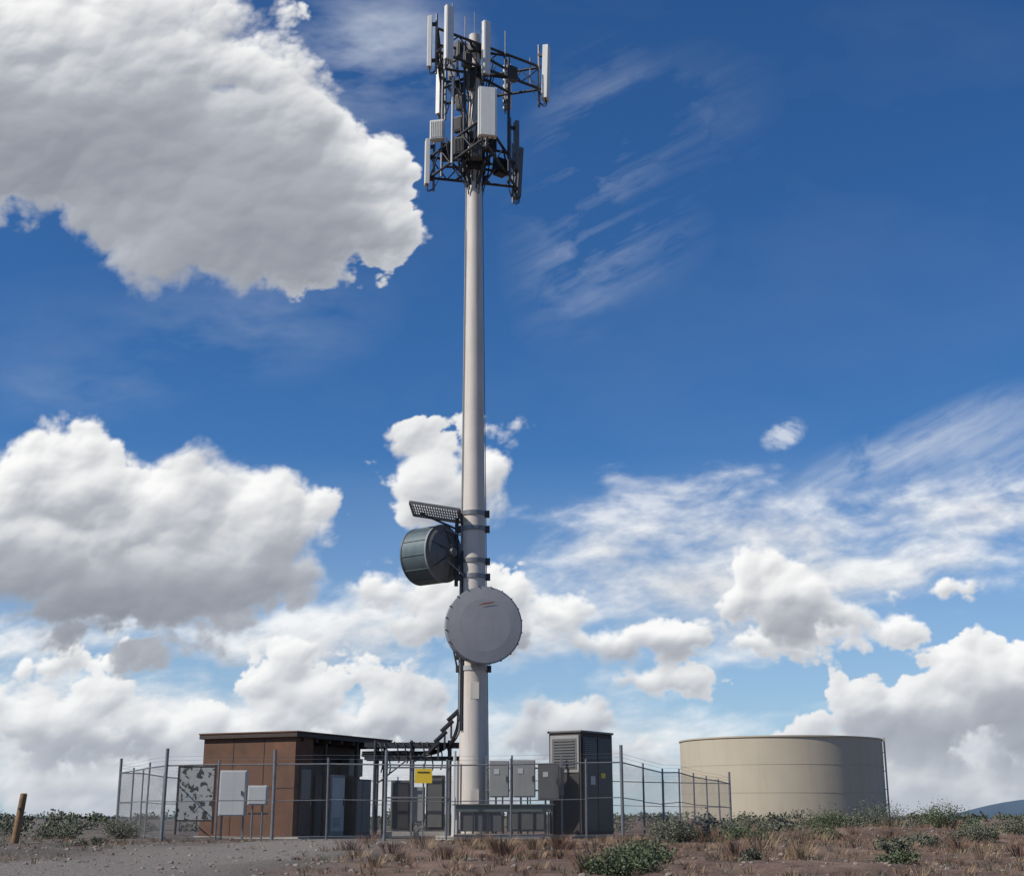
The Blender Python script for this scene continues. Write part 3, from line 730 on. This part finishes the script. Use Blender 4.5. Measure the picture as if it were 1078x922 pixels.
def cumulus(blobs, sc, seed, hazek, gain=7., shade=()):
    wx = .018 / sc * fbm(X * 9 * sc, Z * 9 * sc, 4, .5, 3 + seed); wz = .014 / sc * fbm(X * 9 * sc + 40, Z * 9 * sc, 4, .5, 5 + seed)
    Xw, Zw = X + wx, Z + wz
    F = field(blobs, Xw, Zw, .006)
    bil = 0; a = 1; t = 0; lowb = None
    for k in range(5):
        wv = .24 - worley(Xw * 16 * sc * 2.07 ** k, Zw * 18 * sc * 2.07 ** k, 31 * k + seed)
        bil = bil + a * wv; t += a; a *= .52
        if k == 2: lowb = bil / t * 1.6
    bil = bil / t * 1.7
    per = fbm(Xw * 8 * sc, Zw * 10 * sc, 8, .60, 9 + seed)
    amp = .040 / sc
    D = F + amp * (1.0 * bil + 1.15 * per)
    fray = np.clip(fbm(X * 6, Z * 6, 4, .5, 77 + seed) * 2.2 + .45, 0, 1)
    edge = .004 + .024 * fray / sc
    rho = np.clip(D / edge, 0, 1); rho = rho * rho * (3 - 2 * rho)
    thk = np.clip(D, 0, .05) / .05 * .8 + .2 * rho
    thk = blur(thk, 1.2)
    tau = np.zeros_like(D); pos = .002; st = .003
    for k in range(17):
        tau += shift(thk, -.30 * pos, pos * .95) * st; pos += st; st *= 1.16
    trans = np.exp(-blur(tau, 1.5) * gain * sc)
    def lam(Hh, g):
        gz_, gx_ = np.gradient(Hh, STEP)
        return (.42 * gx_ - .85 * gz_) * g
    H1 = blur(.9 * np.sqrt(np.clip(D, 0, None) * .06) + amp * .9 * lowb, 4.5)
    H2 = blur(amp * (.8 * bil + .8 * per) + .5 * np.sqrt(np.clip(D, 0, None) * .04), 1.1)
    l1 = np.tanh(lam(H1, .75)); l2 = np.tanh(lam(H2, .40))
    lm = np.clip(.58 + .36 * l1 + .21 * l2, 0, 1)
    B = .20 + .37 * trans + .49 * lm * (.35 + .65 * trans)
    S = np.zeros_like(D)
    for (cx, cz, rx, rz, wt) in shade:
        S = np.maximum(S, wt * np.clip(1.25 - np.sqrt(((Xw - cx) / rx) ** 2 + ((Zw - cz) / rz) ** 2) + .35 * per, 0, 1))
    B = B * (1 - .55 * S)
    thin = 1 - np.clip(D / (.020 / sc), 0, 1)
    B = B + (0.88 - B) * thin * .55 * (1 - .6 * S)
    B = np.clip(B + .07 * fbm(X * 5, Z * 8, 4, .5, 201 + seed), 0, 1)
    C = tone(B)
    C = C + (np.array([.62, .68, .76]) - C) * hz * hazek
    return rho, C
near = [(-.39, .575, .20, .125), (-.244, .517, .13, .112), (-.165, .472, .075, .072), (-.36, .655, .17, .06), (-.128, .505, .045, .05), (-.112, .458, .040, .038), (-.27, .62, .09, .06), (-.50, .6, .15, .13), (-.21, .57, .07, .06), (-.22, .44, .06, .03),
 (-.341, .240, .050, .060), (-.255, .220, .058, .060), (-.195, .210, .052, .054), (-.29, .168, .150, .052), (-.40, .20, .070, .066), (-.5, .18, .08, .07), (-.175, .178, .042, .036), (-.28, .125, .08, .022), (-.305, .205, .06, .045),
 (-.060, .270, .036, .042), (-.015, .252, .036, .034), (-.050, .245, .036, .030),
 (.209, .163, .056, .036), (.165, .152, .04, .022), (.25, .150, .045, .020)]
low = [(.115, .130, .085, .020), (.20, .128, .06, .016), (.289, .136, .038, .012), (.33, .165, .03, .008),
 (.285, .070, .065, .038), (.36, .092, .060, .044), (.225, .052, .036, .022), (.305, .016, .14, .032), (.43, .08, .08, .055), (.335, .104, .03, .022), (.19, .03, .03, .012),
 (-.335, .068, .066, .036), (-.237, .060, .064, .030), (-.155, .088, .054, .026), (-.087, .070, .048, .030), (-.40, .075, .06, .03), (-.19, .035, .1, .028),
 (.039, .062, .050, .028), (.112, .036, .050, .012), (.08, .045, .03, .014), (-.22, .014, .25, .022), (-.005, .148, .036, .034), (.035, .144, .034, .026), (-.07, .138, .026, .015), (.07, .128, .05, .018),
 (-.1, .160, .026, .016), (-.055, .154, .034, .032), (.107, .094, .024, .007), (.145, .096, .02, .004), (-.33, .112, .05, .010), (-.14, .116, .05, .010)]
R1, C1 = cumulus(near, 1.0, 0, .35, 7.0, [(-.36, .53, .22, .08, .5), (-.18, .445, .10, .04, .65), (-.33, .145, .17, .05, 1.0), (-.20, .165, .08, .028, .8), (-.05, .235, .04, .02, .4), (.21, .14, .07, .02, .6)])
R2, C2 = cumulus(low, 1.8, 50, .45, 8., [(.30, .055, .09, .022, .8), (.39, .06, .07, .03, .8), (-.30, .045, .12, .015, .7), (.12, .115, .09, .012, .6), (-.10, .05, .08, .015, .6), (.0, .12, .05, .014, .6), (.04, .045, .05, .012, .5)])
wx = .020 * fbm(X * 9, Z * 9, 4, .5, 3); wz = .016 * fbm(X * 9 + 40, Z * 9, 4, .5, 5); Xw, Zw = X + wx, Z + wz
soft = [(.19, .212, .16, .034), (.36, .228, .15, .034), (.13, .172, .13, .044), (.26, .180, .14, .036), (.15, .138, .14, .034), (.13, .240, .06, .018), (.07, .19, .06, .03),
        (-.24, .05, .34, .06), (.06, .06, .14, .040), (-.15, .13, .14, .042), (.36, .05, .15, .06), (-.1, .03, .3, .04), (.0, .14, .07, .04), (.50, .2, .12, .06), (.2, .02, .3, .030), (-.35, .13, .2, .03), (.44, .235, .1, .03)]
Fs = field(soft, Xw, Zw, .02)
sn = fbm(Xw * 8 + Zw * 4, Zw * 26 - Xw * 5, 7, .6, 55); sn2 = fbm(X * 30, Z * 55, 5, .6, 88)
Ds = Fs + .038 * sn + .012 * sn2
As = np.clip(Ds / .042, 0, 1); As = As * As * (3 - 2 * As) * .92
taus = shift(As, -.002, .008) + shift(As, -.004, .016) + shift(As, -.006, .028)
C_s = tone(np.clip(.97 - .10 * taus + .32 * sn + .18 * sn2, .25, 1))
C_s = C_s + (np.array([.62, .69, .78]) - C_s) * hz * .5
def ell(cx, cz, rx, rz, rot=0):
    dx, dz = X - cx, Z - cz; cr, sr = math.cos(rot), math.sin(rot)
    return np.clip(1 - np.sqrt(((dx * cr + dz * sr) / rx) ** 2 + ((-dx * sr + dz * cr) / rz) ** 2), 0, 1)
rot = math.radians(28); U_ = X * math.cos(rot) + Z * math.sin(rot); V_ = -X * math.sin(rot) + Z * math.cos(rot)
cir = fbm(U_ * 5 + 2 * wx * 20, V_ * 26, 7, .62, 21); cir2 = fbm(X * 6, Z * 14, 6, .6, 61)
ca = np.clip(cir * 1.3 + .18, 0, 1) * (ell(.06, .50, .07, .16, -.2) * .42 + ell(.30, .275, .14, .022, .45) * .8 + ell(.09, .44, .09, .05, .4) * .35 + ell(.38, .27, .20, .055, .25) * .8 + ell(.12, .56, .12, .08, .4) * .2)
ca += np.clip(cir2 * 1.4 + .35, 0, 1) * (ell(-.12, .63, .11, .09) * .85 + ell(-.2, .39, .12, .06) * .25 + ell(-.3, .36, .2, .05) * .12 + ell(-.35, .32, .1, .03) * .2)
wn = fbm(X * 55 + Z * 30, Z * 70, 6, .65, 5); ws = ell(.213, .287, .022, .013, .5)
ca += np.clip(ws * 1.3 + 1.3 * wn * (ws > 0), 0, 1) * np.clip(ws * 3, 0, 1) * .8
ca += .05 * np.clip(fbm(X * 3, Z * 6, 5, .55, 101) + .1, 0, 1)
ca = np.clip(ca, 0, .9)
C_c = np.array([.68, .73, .81])
A0, A1, A2, A3 = R1[..., None], R2[..., None], As[..., None], ca[..., None]
col = C1 * A0 + C2 * A1 * (1 - A0) + C_s * A2 * (1 - A1) * (1 - A0) + C_c * A3 * (1 - A1) * (1 - A2) * (1 - A0)
alp = 1 - (1 - A0) * (1 - A1) * (1 - A2) * (1 - A3)
col = np.clip(col / np.maximum(alp, 1e-4), 0, 1)
fade = np.clip((.64 - np.abs(X)) / .12, 0, 1) * np.clip((.88 - Z) / .12, 0, 1)
alp = alp[..., 0] * fade
RAD = 15000.
dv = np.stack([X, np.ones_like(X), Z], -1); dv /= np.linalg.norm(dv, axis=-1, keepdims=True); dv = (dv * RAD).astype(np.float32)
H_, W_ = X.shape
keep = alp > .004
q = keep[:-1, :-1] | keep[1:, :-1] | keep[:-1, 1:] | keep[1:, 1:]
idx = np.arange(H_ * W_, dtype=np.int32).reshape(H_, W_)
quads = np.stack([idx[:-1, :-1][q], idx[:-1, 1:][q], idx[1:, 1:][q], idx[1:, :-1][q]], -1)
used = np.zeros(H_ * W_, bool); used[quads.ravel()] = True
remap = np.cumsum(used).astype(np.int32) - 1
quads = remap[quads]
me = bpy.data.meshes.new('clouds'); nv = int(used.sum()); nf = len(quads)
me.vertices.add(nv); me.vertices.foreach_set('co', dv.reshape(-1, 3)[used].ravel())
me.loops.add(nf * 4); me.loops.foreach_set('vertex_index', quads.ravel().astype(np.int32))
me.polygons.add(nf); me.polygons.foreach_set('loop_start', np.arange(0, nf * 4, 4, dtype=np.int32))
me.update(calc_edges=True)
at = me.attributes.new('cloud', 'FLOAT_COLOR', 'POINT')
rgba = np.concatenate([col, alp[..., None]], -1).reshape(-1, 4)[used].astype(np.float32)
at.data.foreach_set('color', rgba.ravel())
m = bpy.data.materials.new('cloud_painted_glow'); m.use_nodes = True; nt = m.node_tree; nt.nodes.clear()  # emissive shell; its light and shade come from the painted vertex colours
N = nt.nodes.new; L = nt.links.new
an = N('ShaderNodeAttribute'); an.attribute_name = 'cloud'
em = N('ShaderNodeEmission'); L(an.outputs['Color'], em.inputs[0])
tr = N('ShaderNodeBsdfTransparent'); mx = N('ShaderNodeMixShader'); L(an.outputs['Alpha'], mx.inputs[0]); L(tr.outputs[0], mx.inputs[1]); L(em.outputs[0], mx.inputs[2])
ou = N('ShaderNodeOutputMaterial'); L(mx.outputs[0], ou.inputs[0])
try: m.cycles.emission_sampling = 'NONE'
except Exception: pass
me.materials.append(m)
scene.collection.objects.link(bpy.data.objects.new('clouds', me))

# ------------------------------------------------------------------ world sky
w = bpy.data.worlds.new('World'); scene.world = w; w.use_nodes = True
nt = w.node_tree; nt.nodes.clear(); N = nt.nodes.new; L = nt.links.new
sky = N('ShaderNodeTexSky'); sky.sky_type = 'NISHITA'; sky.sun_disc = False
sky.sun_elevation = math.asin(sun_v.z); sky.sun_rotation = math.atan2(sun_v.x, sun_v.y) % (2 * math.pi)
sky.altitude = 900; sky.air_density = 1.0; sky.dust_density = .45; sky.ozone_density = 2.0
hs = N('ShaderNodeHueSaturation'); hs.inputs['Saturation'].default_value = 1.22
L(sky.outputs[0], hs.inputs['Color'])
vm = N('ShaderNodeVectorMath'); vm.operation = 'MULTIPLY'; vm.inputs[1].default_value = (.56, .80, 1.02); L(hs.outputs[0], vm.inputs[0])
tcw = N('ShaderNodeTexCoord'); sp = N('ShaderNodeSeparateXYZ'); L(tcw.outputs['Generated'], sp.inputs[0])
mrw = N('ShaderNodeMapRange'); mrw.inputs['From Min'].default_value = 0; mrw.inputs['From Max'].default_value = .26
mrw.inputs['To Min'].default_value = .62; mrw.inputs['To Max'].default_value = 0; L(sp.outputs['Z'], mrw.inputs[0])
mxw = N('ShaderNodeMix'); mxw.data_type = 'RGBA'; L(mrw.outputs[0], mxw.inputs[0]); L(vm.outputs[0], mxw.inputs[6]); mxw.inputs[7].default_value = (4.8, 6.1, 7.6, 1)
bg = N('ShaderNodeBackground'); bg.inputs['Strength'].default_value = .1
L(mxw.outputs[2], bg.inputs['Color'])
ow = N('ShaderNodeOutputWorld'); L(bg.outputs[0], ow.inputs[0])

sl = bpy.data.lights.new('sun', 'SUN'); sl.energy = 4.8; sl.angle = math.radians(.5); sl.color = (1, .95, .87)
so = bpy.data.objects.new('sun', sl); so.rotation_euler = sun_v.to_track_quat('Z', 'Y').to_euler(); so.location = (-30, -20, 50); scene.collection.objects.link(so)

cam = bpy.data.cameras.new('camera'); co = bpy.data.objects.new('camera', cam); scene.collection.objects.link(co)
cam.sensor_width = 36; cam.lens = 36 * 1400 / 1078; cam.clip_end = 40000; cam.clip_start = .1
co.location = (0, -40, .7); co.rotation_euler = (math.radians(90 + 15.83), 0, 0)
scene.camera = co
scene.view_settings.view_transform = 'Standard'; scene.view_settings.look = 'None'; scene.view_settings.exposure = 0
